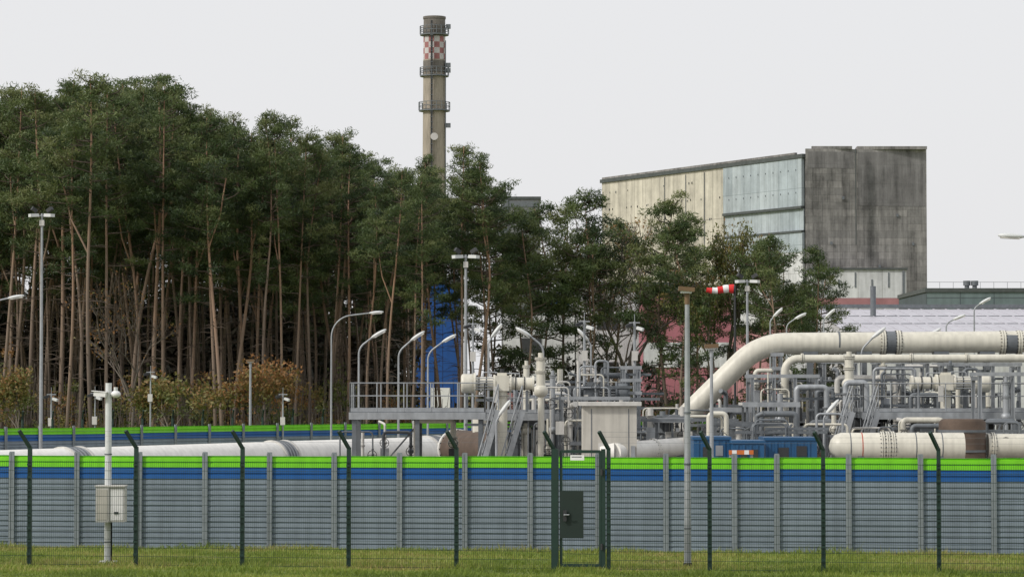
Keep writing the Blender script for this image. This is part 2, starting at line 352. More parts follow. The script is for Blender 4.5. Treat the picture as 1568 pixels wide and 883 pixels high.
for a in [(62,327,128,.09,0),(713,390,122,.09,0),(1145,428,135,.09,0),(724,494,118,.07,2),(895,490,112,.08,2),(972,492,116,.09,2),(1090,530,92,.08,1),(383,552,150,.09,1),(230,568,150,.06,2),(78,602,140,.07,2),(433,602,145,.06,2),(1530,600,112,.06,2),(145,600,141,.05,2)]:
    mast(*a)
m=MB([]); D=66.7; b=Vector((GX(1053,D),D,0)); h=GZ(443,D); t=b+Vector((0,0,h))
m.tube([b,b+Vector((0,0,2.5)),t],[.085,.075,.05],galv,12); m.cyl(b,b+Vector((0,0,.12)),.1,dark); m.cyl(b+Vector((0,0,h-.35)),t,.06,brownm)
m.beam(t+Vector((-.2,0,.02)),t+Vector((.17,0,-.01)),.34,.1,brownm); m.beam(t+Vector((-.15,0,-.06)),t+Vector((.1,0,-.07)),.26,.05,lampw)
for z in (.9,2.4,3.6): m.cyl(b+Vector((0,0,z)),b+Vector((0,0,z+.04)),.088,galvd,12)
m.obj('street_lamp')
m=MB([]); D=68.4; b=Vector((GX(165,D),D,0)); h=GZ(586,D)
m.tube([b,b+Vector((0,0,h))],[.085,.075],lampw,14); m.bx(b.x-.2,b.x+.2,b.y-.2,b.y+.2,0,.06,wht)
m.beam(b+Vector((-.3,0,h-.25)),b+Vector((.15,0,h-.25)),.05,.05,lampw)
m.beam(b+Vector((-.33,-.1,h-.26)),b+Vector((-.04,-.16,h-.29)),.1,.1,wht); m.beam(b+Vector((-.38,-.1,h-.19)),b+Vector((.0,-.16,h-.22)),.14,.02,wht)
m.ball(b+Vector((.18,-.05,h-.27)),(.12,.11,.09),wht); m.cyl(b+Vector((.18,-.05,h-.2)),b+Vector((.18,-.05,h-.1)),.05,lampw)
for z in (.5,1.5,2.6): m.cyl(b+Vector((0,0,z)),b+Vector((0,0,z+.03)),.092,galvd,12)
m.bx(b.x-.24,b.x+.08,b.y-.42,b.y-.1,1.0,1.84,cabw); m.bx(b.x+.084,b.x+.45,b.y-.38,b.y+.02,1.0,1.84,cabw); m.bx(b.x-.26,b.x+.47,b.y-.44,b.y+.04,1.842,1.88,cabw)
m.bx(b.x+.11,b.x+.42,b.y-.39,b.y-.383,1.05,1.8,wht); m.bx(b.x+.2,b.x+.3,b.y-.41,b.y-.392,1.2,1.25,dark); m.bx(b.x-.2,b.x+.04,b.y-.43,b.y-.422,1.06,1.78,shedm)
for z in (.3,.6): m.cyl(b+Vector((.1,-.1,0)),b+Vector((.1,-.1,1.0)),.02,dark,6)
m.obj('surveillance_camera_pole')
# windsock
m=MB([]); D=120; b=Vector((GX(1126,D),D,0)); h=GZ(437,D); m.tube([b,b+Vector((0,0,h))],[.07,.04],dark,8)
e=W(1083,442,D); s0=b+Vector((0,0,h-.16))
for i in range(5):
    f0=i/5+.03; f1=(i+1)/5+.03
    pp=[s0.lerp(e,f0+(f1-f0)*j/3)+Vector((0,0,.03*math.sin((f0+(f1-f0)*j/3)*7)-.1*(f0)**2)) for j in range(4)]
    m.tube(pp,[(.19-.085*(i+j/3)/5)*(1+.06*math.sin(5*(i+j/3))) for j in range(4)],red if i%2==0 else wht,12,caps=False)
m.cyl(s0,s0+(e-s0).normalized()*.06,.2,dark,12); m.obj('windsock')
# ---------------------------------------------------------------- buildings
E=empty('power_plant_building')
conc=panelmat('concrete_wall',(.27,.26,.25),(.19,.185,.18),(.15,.145,.14),2.6,1.25,.62,.5,.035)
conc2=panelmat('concrete_wall_fresh',(.2,.195,.195),(.17,.165,.165),(.14,.14,.14),5.2,3.4,.5,.0,.03)
cream=panelmat('cream_panels',(.58,.545,.46),(.49,.46,.39),(.27,.25,.21),3.1,9.0,.34,0,.07)
bluep=panelmat('pale_blue_panels',(.4,.45,.48),(.35,.405,.44),(.22,.26,.28),3.0,10.0,.3,0,.05)
pink=mat('pink_band',(.33,.16,.17),.8,.2,.3)
wpan=panelmat('white_panels',(.6,.61,.62),(.54,.55,.57),(.38,.38,.38),4.2,5.0,.3,0,.06)
roofd=mat('roof_edge_dark',(.07,.08,.08),.8,.25,1)
A=Vector((GX(1233,500,45),500,0)); B=Vector((GX(1417,503,45),503,0)); Cc=Vector((GX(925,561,45),561,0)); T=GZ(228,500)
def wallobj(name,p,q,z0,z1,th,mt,off=0.0):
    d=(q-p); L_=d.length; a=math.atan2(d.y,d.x)
    m=MB([]); m.bx(0,L_,-th-off,-off if off else 0,z0,z1,mt)
    o=m.obj(name,recentre=False); o.location=p; o.rotation_euler=(0,0,a); o.parent=E; return o
AM=A.lerp(B,.42)
wallobj('concrete_gable',A,AM,0,T,.5,conc); wallobj('concrete_gable_tall',AM,B,0,T+.004,.62,conc)
def gp(name,f0,f1,z0,z1,mt,th): wallobj(name,A.lerp(B,f0),A.lerp(B,f1),z0,z1,th,mt)
gp('smooth_patch',.43,.99,T-10,T-.5,conc2,.66); gp('smooth_patch',.02,.4,T-3.4,T-.5,conc2,.54)
d=(Cc-A).normalized()
def lw(name,u0,u1,z0,z1,mt,th=.4,off=0):
    wallobj(name,A+d*u1,A+d*u0,z0,z1,th,mt,off)
LL=(Cc-A).length; u1=25.6
lw('blue_panel_upper',0.3,u1,GZ(315,500),T-1.6,bluep,.6)
lw('panel_recess',0.3,u1,GZ(352,500),GZ(315,500)-.5,bluep,.2)
lw('ledge',0.3,u1,GZ(315,500)-.48,GZ(315,500)-.02,roofd,.8)
lw('panel_lower',0.3,u1,GZ(385,500),GZ(352,500)-.4,bluep,.5)
lw('ledge_lower',0.3,u1,GZ(352,500)-.38,GZ(352,500)-.02,roofd,.7)
lw('cream_panel_upper',u1+.1,LL,30,T-1.6,cream,.5)
lw('band',u1+.1,LL,29.4,29.98,roofd,.7)
lw('cream_panel_lower',u1+.1,LL,21,29.38,cream,.45)
lw('white_lower',0.3,LL,16,20.98,wpan,.4); lw('blue_mid',.3,u1,21,GZ(385,500)-.02,wpan,.4)
lw('pink_lower',0.3,LL,0,15.98,pink,.4)
lw('roof_edge',-.2,LL+.3,T-1.58,T-.9,roofd,.8)
lw('parapet',2.5,LL,T-.88,T-.5,conc,.5)
m=MB([])
q=[A+Vector((.4,.05,0)),B+Vector((-.05,.05,0)),B+(Cc-A),Cc+Vector((.3,0,0))]
v=[a+Vector((0,0,z)) for z in (0,T-.9) for a in q]; m.add(v,[(0,1,5,4),(1,2,6,5),(2,3,7,6),(3,0,4,7),(4,5,6,7)],conc)
o=m.obj('body',recentre=False); o.parent=E
m=MB([])
m.bx(A.x+1.2,A.x+8.3,500.2,501.2,T+.006,T+.5,conc); m.bx(A.x+9.3,B.x,501.0,503.4,T+.006,T+.55,conc); m.bx(A.x+8.72,A.x+8.85,499.0,499.5,30,T,roofd)
rk=random.Random(4)
nn=Vector((-d.y,d.x,0)); nn=nn if nn.y<0 else -nn
for k in range(34):
    u=26.5+rk.random()*(LL-28); z=T-3.5-rk.choice([0,3.2,3.3,7,7.1,10.6]); c2=A+d*u+nn*.52; s_=rk.uniform(.18,.34)
    m.beam(c2+Vector((0,0,z)),c2+Vector((0,0,z-s_*1.4)),s_,.08,galvd if k%2 else dark,up=d)
for k in range(10):
    c=A+d*(2+2.4*k)+nn*.62
    for z in (T-3.5,T-7.5): m.beam(c+Vector((0,0,z)),c+Vector((0,0,z-.3)),.2,.06,galvd,up=d)
for uu,z in ((27.5,31.6),(33,33),(40,31.3),(29,24),(36,25)):
    c=A+d*uu+nn*.55; m.beam(c+Vector((0,0,z)),c+Vector((0,0,z+1.4)),.9,.1,dark,up=d)
for uu in (32,38.5,46): 
    c=A+d*uu+nn*.56; m.beam(c+Vector((0,0,30)),c+Vector((0,0,T-2)),.18,.1,galvd,up=d)
for f,z in ((.2,30),(.6,26),(.75,35),(.3,38),(.88,30)):
    c=A.lerp(B,f); m.bx(c.x,c.x+.4,c.y-.8,c.y-.68,z,z+.5,galvd)
o=m.obj('wall_details',recentre=False); o.parent=E
x0=GX(1240,494,20); x1=GX(1388,494,20); m=MB([]); m.bx(0,x1-x0,0,5.2,GZ(456,494),GZ(413,494),wpan); m.bx(0,x1-x0,-.05,5.2,GZ(470,494),GZ(456,494)-.02,pink); m.bx(0.1,x1-x0,0,5.2,0,GZ(470,494)-.02,wpan); m.bx(-.3,x1-x0+.2,-.3,5.2,GZ(413,494)+.01,GZ(413,494)+.35,roofd)
for k in range(5): m.bx(2+2.9*k,2.25+2.9*k,-.1,-.01,GZ(440,494),GZ(440,494)+2.6-(k%2)*1.2,galvd)
m.bx(x1-x0-.7,x1-x0-.3,-.12,-.01,GZ(470,494),GZ(415,494),galvd)
o=m.obj('annex',recentre=False); o.location=(x0,494,0); o.parent=E
def hall(name,px0,px1,ytop,D,depth,mt,rf=roofd,extras=None):
    m=MB([]); z=GZ(ytop,D); a=GX(px0,D,z/2); b=GX(px1,D,z/2); Wd=b-a
    m.bx(0,Wd,0,depth,0,z-.6,mt); m.bx(-.2,Wd+.2,-.2,depth+.2,z-.59,z,rf)
    if extras: extras(m,Wd,z,depth)
    o=m.obj(name,recentre=False); o.location=(a,D,0); return o
teal=panelmat('teal_cladding',(.155,.2,.205),(.13,.175,.185),(.07,.09,.1),5.0,1.2,.25,0,.08)
def ex(m,Wd,z,dp):
    for i in range(2):
        x=GX(1486+12*i,420,19)-GX(1419,420,19); m.cyl((x,3,z),(x,3,z+.5),.35,galvd); m.cyl((x,3,z+.5),(x,3,z+1.2),.55,galvd,12)
    k=0
    while k<Wd: m.beam((k,.2,z),(k,.2,z+.9),.05,.05,galvd); k+=2
    m.beam((0,.2,z+.9),(Wd,.2,z+.9),.05,.05,galvd)
    for k in range(8): m.bx(1+k*3.2,3+k*3.2,-.06,-.005,z-3.4,z-2.6,galvd)
hall('turbine_hall',1419,1720,441,420,30,teal,extras=ex)
grayb=panelmat('grey_block',(.2,.205,.21),(.18,.185,.19),(.14,.14,.14),4,3.4,.2,0,.05)
def exg(m,Wd,z,dp):
    m.bx(.5,Wd-.5,-.12,-.01,z-2.2,z-1,galvd); m.bx(0.2,1.4,-.3,-.02,z-12,z-.7,galvd)
    for r in range(4):
        for k in range(3): m.bx(1.8+k*1.9,2.7+k*1.9,-.08,-.01,z-6-r*3.4,z-5-r*3.4,galvd)
hall('reactor_block',768,827,301,600,30,grayb,extras=exg)
blueh=panelmat('blue_cladding',(.01,.07,.27),(.012,.08,.3),(.006,.03,.12),3,6,.2,0,.05)
def exb(m,Wd,z,dp):
    m.bx(Wd*.45,Wd*.85,-.1,-.01,0,4.5,wht); m.bx(-.05,.3,-.15,-.01,0,z-.65,galvd)
hall('blue_hall',628,700,424,262,20,blueh,extras=exb)
hall('blue_hall',835,872,447,330,20,blueh,extras=exb)
def exw(m,Wd,z,dp):
    k=2
    while k<Wd-2: m.bx(k,k+2.2,-.08,-.01,z-5,z-3.4,dark); m.bx(k,k+2.2,-.08,-.01,z-10,z-8.4,dark); k+=4
    m.bx(0,Wd,-.12,-.02,0,4,pink)
hall('white_hall',885,1075,432,300,25,wpan,extras=exw)
hall('white_hall',770,880,470,310,25,wpan,extras=exw)
pinkh=mat('pink_cladding',(.36,.13,.16),.7,.15,.4)
hall('pink_hall',985,1120,440,285,10,pinkh,extras=lambda m,Wd,z,dp: m.bx(0,Wd,-.1,-.01,z-8,z-5.5,wpan))
m=MB([]); rf=mat('pale_roof',(.46,.455,.5),.5,.12,.5); xa=GX(1275,290,10); xb=GX(1760,290,10)
z0=GZ(508,278); z1=GZ(473,312)
nn_=24
for i in range(nn_):
    a=xa+(xb-xa)*i/nn_; b=xa+(xb-xa)*(i+1)/nn_
    m.add([(a+.06,278,z0),(b-.06,278,z0),(b-.06,312,z1),(a+.06,312,z1)],[(0,1,2,3)],rf)
    m.beam((a,278,z0+.02),(a,312,z1+.02),.14,.1,rf)
for f in (.33,.66): m.beam((xa,278+34*f,z0+(z1-z0)*f+.03),(xb,278+34*f,z0+(z1-z0)*f+.03),.12,.06,galvd)
m.bx(xa,xb,278.2,345,0,z0-.1,wpan); m.add([(xa,312,z1),(xb,312,z1),(xb,346,z0),(xa,346,z0)],[(0,1,2,3)],rf)
m.bx(xa-.3,xb,277.6,277.95,z0-.45,z0-.05,galvd); m.bx(xa,xb,311.6,312.4,z1+.1,z1+.5,galvd)
m.add([(xa,278.2,z0-.1),(xa,345,z0-.1),(xa,312,z1)],[(0,1,2)],wpan)
m.cyl((GX(1337,300,12),300,5),(GX(1337,300,12),300,GZ(438,300)),.3,galvd,12)
m.obj('storage_hall')
# chimney
m=MB([]); D=728; cx=GX(665,D,60); zt=GZ(28,D); c1=mat('chimney_concrete',(.33,.29,.24),.9,.25,.15,stretch=(1,1,.3),streak=.2); c2=mat('chimney_top',(.17,.155,.14),.9,.2,.3,streak=.2)
rd=mat('chimney_red',(.3,.13,.13),.8,.25,.6); wh=mat('chimney_white',(.5,.48,.48),.8,.15,.5)
def rad(z): return 2.78+(zt-z)*.006
zc=[0,GZ(240,D),GZ(165,D),GZ(92,D)]
m.tube([(cx,D,z) for z in zc],[rad(z) for z in zc],c1,28,caps=False)
zb=[GZ(92,D)+(GZ(57,D)-GZ(92,D))*i/4 for i in range(5)]
for r in range(4):
    for j in range(12):
        a0=2*math.pi*j/12;vs=[];fs=[]
        for q_ in range(4):
            a=a0+2*math.pi/12*q_/3
            for z in (zb[r],zb[r+1]): vs.append((cx+math.cos(a)*rad(z),D+math.sin(a)*rad(z),z))
        for q_ in range(3): fs.append((2*q_,2*q_+2,2*q_+3,2*q_+1))
        m.add(vs,fs,rd if (r+j)%2 else wh,True)
m.tube([(cx,D,zb[4]),(cx,D,zt)],[rad(zb[4]),rad(zt)],c2,28,caps=False); m.tube([(cx,D,zt-.3),(cx,D,zt+.3)],[rad(zt)+.15]*2,c2,28)
m.tube([(cx,D,GZ(112,D)),(cx,D,GZ(94,D))],[rad(GZ(112,D))+.04]*2,c2,28)
m.cyl((cx,D,zt+.31),(cx,D,zt+.33),2.2,dark,20)
for yy,ro in ((53,3.7),(116,3.7),(169,4.0)):
    z=GZ(yy,D); m.tube([(cx,D,z-.3),(cx,D,z)],[ro,ro],galvd,24,sm=False)
    for j in range(18):
        a=2*math.pi*j/18; p=Vector((cx+math.cos(a)*ro,D+math.sin(a)*ro,z)); m.beam(p,p+Vector((0,0,2.0)),.16,.16,galvd)
        a2=2*math.pi*(j+1)/18; q_=Vector((cx+math.cos(a2)*ro,D+math.sin(a2)*ro,z))
        for hh in (1.0,2.0): m.beam(p+Vector((0,0,hh)),q_+Vector((0,0,hh)),.14,.14,galvd)
m.bx(cx-.85,cx-.35,D-3.6,D-3.3,0,zt-1,dark)
for j in range(60): z=zt-2-j*1.4; m.bx(cx-1.0,cx-.2,D-3.75,D-3.62,z,z+.12,galvd)
m.beam((cx+2.9,D-1.5,0),(cx+2.9,D-1.5,zt-6),.25,.25,galvd)
z=GZ(211,D); m.cyl((cx+.1,D-3.9,z),(cx+.1,D-3.6,z),.95,wh,20,r1=.5)
for yy in (104,112,45,196): z=GZ(yy,D); m.bx(cx+3.0,cx+4.2,D-1.5,D-.5,z,z+1.1,galvd)
m.obj('chimney')
# ---------------------------------------------------------------- gas station equipment
def rail(m,pts,h=1.05,mt=galv,r=.022,step=1.0):
    Zv=Vector((0,0,1)); pts=[Vector(p) for p in pts]
    for a,b in zip(pts[:-1],pts[1:]):
        n=max(1,int(round((b-a).length/step)))
        for i in range(n+1): p=a.lerp(b,i/n); m.cyl(p,p+Zv*h,r,mt,6)
        for hh in (h,h*.55): m.cyl(a+Zv*hh,b+Zv*hh,r,mt,6)
        m.beam(a+Zv*.07,b+Zv*.07,.02,.12,mt)
def platform(px0,px1,ydeck,D,dep,name='service_platform',mid=True):
    m=MB([]); z=GZ(ydeck,D); a=GX(px0,D,z); b=GX(px1,D,z)
    m.bx(a,b,D,D+dep,z-.06,z,galvd)
    m.bx(a-.04,b+.04,D-.1,D-.002,z-.28,z-.02,galv); m.bx(a-.04,b+.04,D+dep+.002,D+dep+.1,z-.28,z-.02,galv)
    x=a
    while x<b: m.bx(x,x+.1,D+.01,D+dep-.01,z-.24,z-.07,galvd); x+=1.2
    k=max(2,int((b-a)/2.4)+1)
    for i in range(k):
        x=a+.15+(b-a-.3)*i/(k-1)
        for y in (D+.1,D+dep-.1): m.bx(x-.08,x+.08,y-.08,y+.08,0,z-.25,galvd)
        if i<k-1: 
            x2=a+.15+(b-a-.3)*(i+1)/(k-1)
            if i%2==0: m.beam((x,D+dep-.1,.3),(x2,D+dep-.1,z-.4),.06,.06,galvd)
    rail(m,[(a,D,z),(b,D,z),(b,D+dep,z),(a,D+dep,z),(a,D,z)])
    return m.obj(name)
platform(536,742,630,104,3.2)
platform(1322,1700,630,106,3.5)
platform(742,860,632,108.5,2.5)
platform(1180,1300,636,111,2.5)
def stairs(pxb,pxt,yt,D,wd=.8,off=0):
    m=MB([]); t=W(pxt,yt,D); b=Vector((GX(pxb,D,.3),D,0)); n=int(t.z/.2)
    for y in (0,wd):
        o=Vector((0,y,0)); m.beam(b+o,t+o,.05,.2,galv)
        m.cyl(b+o+Vector((0,0,.95)),t+o+Vector((0,0,.95)),.026,galv,6); m.cyl(b+o+Vector((0,0,.5)),t+o+Vector((0,0,.5)),.02,galv,6)
        for i in range(6): p=b.lerp(t,i/5)+o; m.cyl(p,p+Vector((0,0,.95)),.02,galv,6)
    for i in range(1,n): p=b.lerp(t,i/n); m.bx(p.x-.13,p.x+.13,p.y+.03,p.y+wd-.03,p.z-.02,p.z+.02,galvd)
    m.obj('metal_staircase')
stairs(722,763,628,102.5); stairs(757,800,630,103); stairs(1262,1306,630,104); stairs(1303,1345,630,104.6)
def actuator(pl,pr,py,D,deck,flip=1,mt=beige):
    m=MB([]); L_=W(pl,py,D); R_=W(pr,py,D); ln=(R_-L_).length
    ax=(R_-L_).normalized(); P=lambda f,dz=0,dy=0: L_+ax*ln*f+Vector((0,dy,dz))
    m.tube([P(0),P(.015),P(.04),P(.16),P(.17)],[.28,.35,.36,.36,.34],mt,24)
    m.cyl(P(.171),P(.20),.40,mt,24,sm=False); m.tube([P(.2),P(.44)],[.25,.25],mt,20); m.cyl(P(.441),P(.47),.33,mt,24,sm=False)
    c=P(.56); m.bx(c.x-.26,c.x+.26,c.y-.28,c.y+.28,c.z-.27,c.z+.3,mt); m.bx(c.x-.18,c.x+.18,c.y-.2,c.y+.2,c.z+.302,c.z+.4,mt)
    m.cyl(c+Vector((0,0,.4)),c+Vector((0,0,.55)),.08,dark); m.cyl(P(.66),P(.69),.33,mt,20,sm=False); m.tube([P(.69),P(.97)],[.23,.23],mt,20); m.cyl(P(.97),P(1),.29,mt,20,sm=False)
    for f in (.24,.34,.74,.86): m.cyl(P(f,.0),P(f+.012,.0),.27,dark,18,sm=False)
    for i in range(5): m.cyl(P(.2,.0,-.3+.0)+Vector((0,0,-.2+.1*i)),P(.44,.0,-.3)+Vector((0,0,-.2+.1*i)),.018,galv,6)
    m.tube(fillet([P(.3,.25),P(.3,.42),P(.5,.42),P(.5,.3)],.08,4),.02,galv,6)
    m.tube(fillet([P(.8,.2),P(.8,.38),P(.6,.38),P(.6,.3)],.08,4),.02,galv,6)
    zb=GZ(deck,D); m.cyl(c+Vector((0,0,-.26)),Vector((c.x,c.y,0)),.2,mt,16); m.flange(Vector((c.x,c.y,c.z-.45)),(0,0,1),.22,mt,dark,.04,10)
    m.bx(c.x-.32,c.x-.15,c.y-.5,c.y-.29,c.z-.7,c.z-.1,cabw)
    for f in (.08,.9): p=P(f); m.bx(p.x-.05,p.x+.05,p.y-.1,p.y+.1,zb,p.z-.25,galvd)
    m.obj('valve_actuator')
actuator(706,818,587,105.3,630); actuator(1516,1394,586,107.3,630); actuator(962,862,600,112,630,mt=galvd)
m=MB([]); D=113; r=16.4*D/F
pts=fillet([W(1640,522,D),W(1163,526,D),W(945,740,D)],2.6,12); m.tube(pts,r,beige,36)
for px,k in ((1352,1),(1375,1),(1535,1),(1560,1),(1284,0)):
    p=W(px,524,D)
    if k: m.flange(p,(1,0,0),r,beige,dark,.07,20)
    else: m.cyl(p-Vector((.03,0,0)),p+Vector((.03,0,0)),r*1.03,galvd,30,sm=False)
m.cyl(W(1356,524,D),W(1371,524,D),r*1.05,galvd,30,sm=False); m.cyl(W(1539,524,D),W(1556,524,D),r*1.05,galvd,30,sm=False)
for px in (1240,1322,1440,1510):
    p=W(px,524,D); m.bx(p.x-.12,p.x+.12,D-.15,D+.15,0,p.z-r-.02,galvd); m.bx(p.x-.3,p.x+.3,D-.3,D+.3,p.z-r-.1,p.z-r+.06,galvd)
m.obj('gas_pipeline')
m=MB([]); D=110; r=.155
m.tube(fillet([W(1640,548,D),W(1202,549,D),Vector((GX(1202,D),D,0))],.5,8),r,beige,20)
for px in (1228,1300,1395,1480): m.flange(W(px,548,D),(1,0,0),r,beige,dark,.04,10)
m.flange(W(1200,600,D),(0,0,1),r,beige,dark,.04,10); m.obj('gas_pipeline')
m=MB([]); zt_=1.52; a=Vector((GX(-150,88),88,zt_)); b=Vector((GX(720,124),124,zt_)); r=.7
m.tube([a,b],r,white,40)
for px in (108,425,660):
    Dd=lineD(px,(a.x,a.y),(b.x,b.y)); p=Vector((GX(px,Dd,2),Dd,zt_)); ax=(b-a).normalized()
    m.tube([p-ax*.45,p+ax*.45],[r*1.03,r*1.03],galv,36)
    for o in (-.5,.5): m.tube([p+ax*(o-.06),p+ax*(o+.06)],[r*1.08]*2,cabw,36,sm=False)
    for o in (-.22,.0,.22): m.tube([p+ax*(o-.03),p+ax*(o+.03)],[r*1.06]*2,galvd,36,sm=False)
for f in (.1,.3,.5,.7,.9): p=a.lerp(b,f); m.bx(p.x-.5,p.x+.5,p.y-.3,p.y+.3,0,.95,conc)
m.obj('gas_pipeline')
m=MB([]); a=Vector((GX(700,118),118,1.75)); b=Vector((GX(770,112),112,1.75)); m.tube([a,b],.78,rust,24); m.flange(a,b-a,.74,white,dark,.08,20); m.flange(b,b-a,.74,galvd,dark,.08,20); m.cyl(Vector((GX(735,115),115,2.3)),Vector((GX(735,115),115,3.2)),.3,beige,16); m.obj('gate_valve')
m=MB([]); D=101; a=W(940,692,D); b=W(1062,682,D+3); m.tube([a,b],[.34,.34],white,28); m.tube([a-Vector((.5,0,0)),a],[.2,.34],white,28); m.flange(W(1000,687,D+1.5),b-a,.34,white,galvd,.05,16)
for f in (.2,.8): p=a.lerp(b,f); m.bx(p.x-.15,p.x+.15,p.y-.2,p.y+.2,0,p.z-.3,galvd)
m.obj('gas_pipeline')
m=MB([]); D=98; a=W(1288,684,D); b=W(1475,684,D); r=.5
m.tube([a-Vector((.42,0,0)),a-Vector((.36,0,0)),a-Vector((.22,0,0)),a,b],[.05,.25,.42,.5,.5],beige,32)
m.cyl(W(1318,684,D),W(1319.6,684,D),r*1.01,redb,32,sm=False)
for px in (1350,1358,1366): m.flange(W(px,684,D),(1,0,0),r*.96,beige,galvd,.05,22)
for px in (1300,1400,1440): m.cyl(W(px,684,D),W(px+1.5,684,D),r*1.015,galvd,30,sm=False)
for f in (.15,.8): p=a.lerp(b,f); m.bx(p.x-.1,p.x+.1,p.y-.4,p.y+.4,0,p.z-.3,galvd)
m.obj('pressure_vessel')
m=MB([]); D=100; a=Vector((GX(1474,D),D,0)); zt2=GZ(641,D)
m.tube([a,a+Vector((0,0,zt2-.1)),a+Vector((0,0,zt2))],[.82,.82,.7],rust,30); 
for z in (1.2,2.0,2.7): m.tube([a+Vector((0,0,z)),a+Vector((0,0,z+.08))],[.85,.85],galvd,30)
m.cyl(W(1512,682,D),W(1640,682,D),.42,beige,28); m.flange(W(1520,682,D),(1,0,0),.42,beige,galvd,.05,18); m.obj('insulated_vessel')
def bonnet(px,y0,y1,D,r=.2,mt=beige):
    m=MB([]); t=W(px,y0,D); x=t.x; zb=GZ(y1,D)
    m.cyl((x,D,zb),(x,D,t.z),r*.85,mt,16); m.flange((x,D,t.z-.02),(0,0,1),r*.9,mt,dark,.04,10); m.cyl((x,D,t.z+.03),(x,D,t.z+.2),r*.5,mt,12)
    m.flange((x,D,(t.z*.6+zb*.4)),(0,0,1),r*.9,mt,dark,.04,10); m.cyl((x,D,0),(x,D,zb),r*.55,mt,14); m.ball((x,D,zb+.05),(r*1.4,r*1.4,r*1.3),mt); m.obj('vent_stack')
bonnet(828,548,600,106.5); bonnet(1300,546,590,108); bonnet(806,560,660,109,.14); bonnet(846,575,660,108,.12,galv); bonnet(1352,560,620,110,.15); bonnet(1455,560,575,109,.12,galvd); bonnet(1540,585,640,104,.14,galv)
def frame(px0,px1,ytop,D,dep,nb,name='pipe_support_frame',levels=(.55,),t=.14):
    m=MB([]); z=GZ(ytop,D); a=GX(px0,D,z); b=GX(px1,D,z)
    for i in range(nb):
        x=a+(b-a)*i/(nb-1)
        for y in (D,D+dep):
            m.bx(x-t/2,x+t/2,y-.02,y+.02,0,z-.01,galv)
            m.bx(x-t/2,x-t/2+.02,y-t/2,y+t/2,0,z-.012,galv); m.bx(x+t/2-.02,x+t/2,y-t/2,y+t/2,0,z-.012,galv)
        for l in (1,)+tuple(levels): m.bx(x-t/2+.01,x+t/2-.01,D+.08,D+dep-.08,z*l-.16,z*l-.02,galvd)
    for y in (D,D+dep):
        for l in (1,)+tuple(levels): m.bx(a-t/2-.05,b+t/2+.05,y-.075,y+.075,z*l-.001,z*l+.13,galv)
    m.beam((a,D,.2),(a+(b-a)/(nb-1),D,z*.98),.05,.05,galvd); m.obj(name)
frame(1152,1250,578,109,2,4); frame(1262,1310,556,112,1.5,2,levels=(.6,.8)); frame(1345,1420,556,111,1.5,3); frame(1440,1560,560,111.5,1.5,4); frame(860,960,612,108,2,4); frame(1500,1600,575,104,1.5,3)
frame(955,978,565,112,.8,2,levels=(.8,.9))
frame(1186,1196,545,112,.6,2,levels=(.7,.9),t=.1)
m=MB([]); D=101; z=GZ(621,D); a=GX(905,D,2); b=GX(962,D,2); a0=GX(893,D,2)
m.bx(a0,GX(975,D,2),D,D+2.4,0,z,shedm); m.bx(a0-.12,GX(982,D,2),D-.2,D+2.6,z+.002,z+.14,cabw); m.bx(a,a+.03,D-.012,D-.002,0,z-.1,galvd); m.bx(b,b+.03,D-.012,D-.002,0,z-.1,galvd)
m.bx(a+.25,b-.25,D-.03,D-.004,0,2.3,cabw); m.bx(b-.4,b-.36,D-.06,D-.03,1.0,1.2,dark); m.bx(a+.4,b-.4,D-.04,D-.031,1.7,2.1,galvd); m.bx(GX(966,D,2),GX(972,D,2),D-.2,D-.01,1.5,2.2,galv); m.obj('equipment_shed')
def canopy(px0,px1,y,D,dep):
    m=MB([]); z=GZ(y,D); a=GX(px0,D,z);b=GX(px1,D,z)
    m.bx(a,b,D,D+dep,z-.1,z,cabw); m.bx(a-.03,b+.03,D-.04,D-.002,z-.16,z+.02,galv)
    for x in (a+.15,(a+b)/2,b-.15):
        for yy in (D+.15,D+dep-.15): m.bx(x-.04,x+.04,yy-.04,yy+.04,0,z-.1,galvd)
    x=a+.5
    while x<b-.8: m.bx(x,x+.7,D+dep*.5,D+dep*.5+.5,.5,z-.5,cabw); m.bx(x+.05,x+.65,D+dep*.5-.02,D+dep*.5-.002,.8,z-.7,galvd); x+=1.1
    m.obj('equipment_canopy')
canopy(1138,1224,616,103,2.2); canopy(1090,1150,624,106,1.5); canopy(1000,1060,640,104,1.5)
def cont(px0,px1,y,D,mt=blue):
    m=MB([]); z=GZ(y,D); a=GX(px0,D,z);b=GX(px1,D,z); m.bx(a,b,D,D+2.2,.1,z-.06,mt); m.bx(a-.04,b+.04,D-.04,D+2.24,z-.058,z+.04,mt); m.bx(a-.02,b+.02,D-.02,D+2.22,0,.1,dark)
    x=a+.1
    while x<b-.1: m.bx(x,x+.08,D-.03,D-.002,.15,z-.1,mt); x+=.22
    w_=(b-a); m.bx(a+w_*.25,a+w_*.45,D-.05,D-.031,z-.75,z-.3,dark); m.bx(a+w_*.6,a+w_*.8,D-.05,D-.031,z-.6,z-.25,galv if px0<1100 else dark); m.obj('shipping_container')
cont(1062,1118,670,95); cont(1122,1170,676,94); cont(1172,1251,671,96)
m=MB([]); D=93; p=W(1135,692,D); m.bx(p.x-.4,p.x+.4,D,D+.05,p.z-.07,p.z+.07,orange); m.bx(p.x-.3,p.x-.15,D-.01,D-.003,p.z-.07,p.z+.07,wht); m.bx(p.x+.1,p.x+.25,D-.01,D-.003,p.z-.07,p.z+.07,wht)
for s in (-.35,.35): m.bx(p.x+s-.04,p.x+s+.04,D+.06,D+.12,0,p.z,galv)
m.obj('safety_barrier')
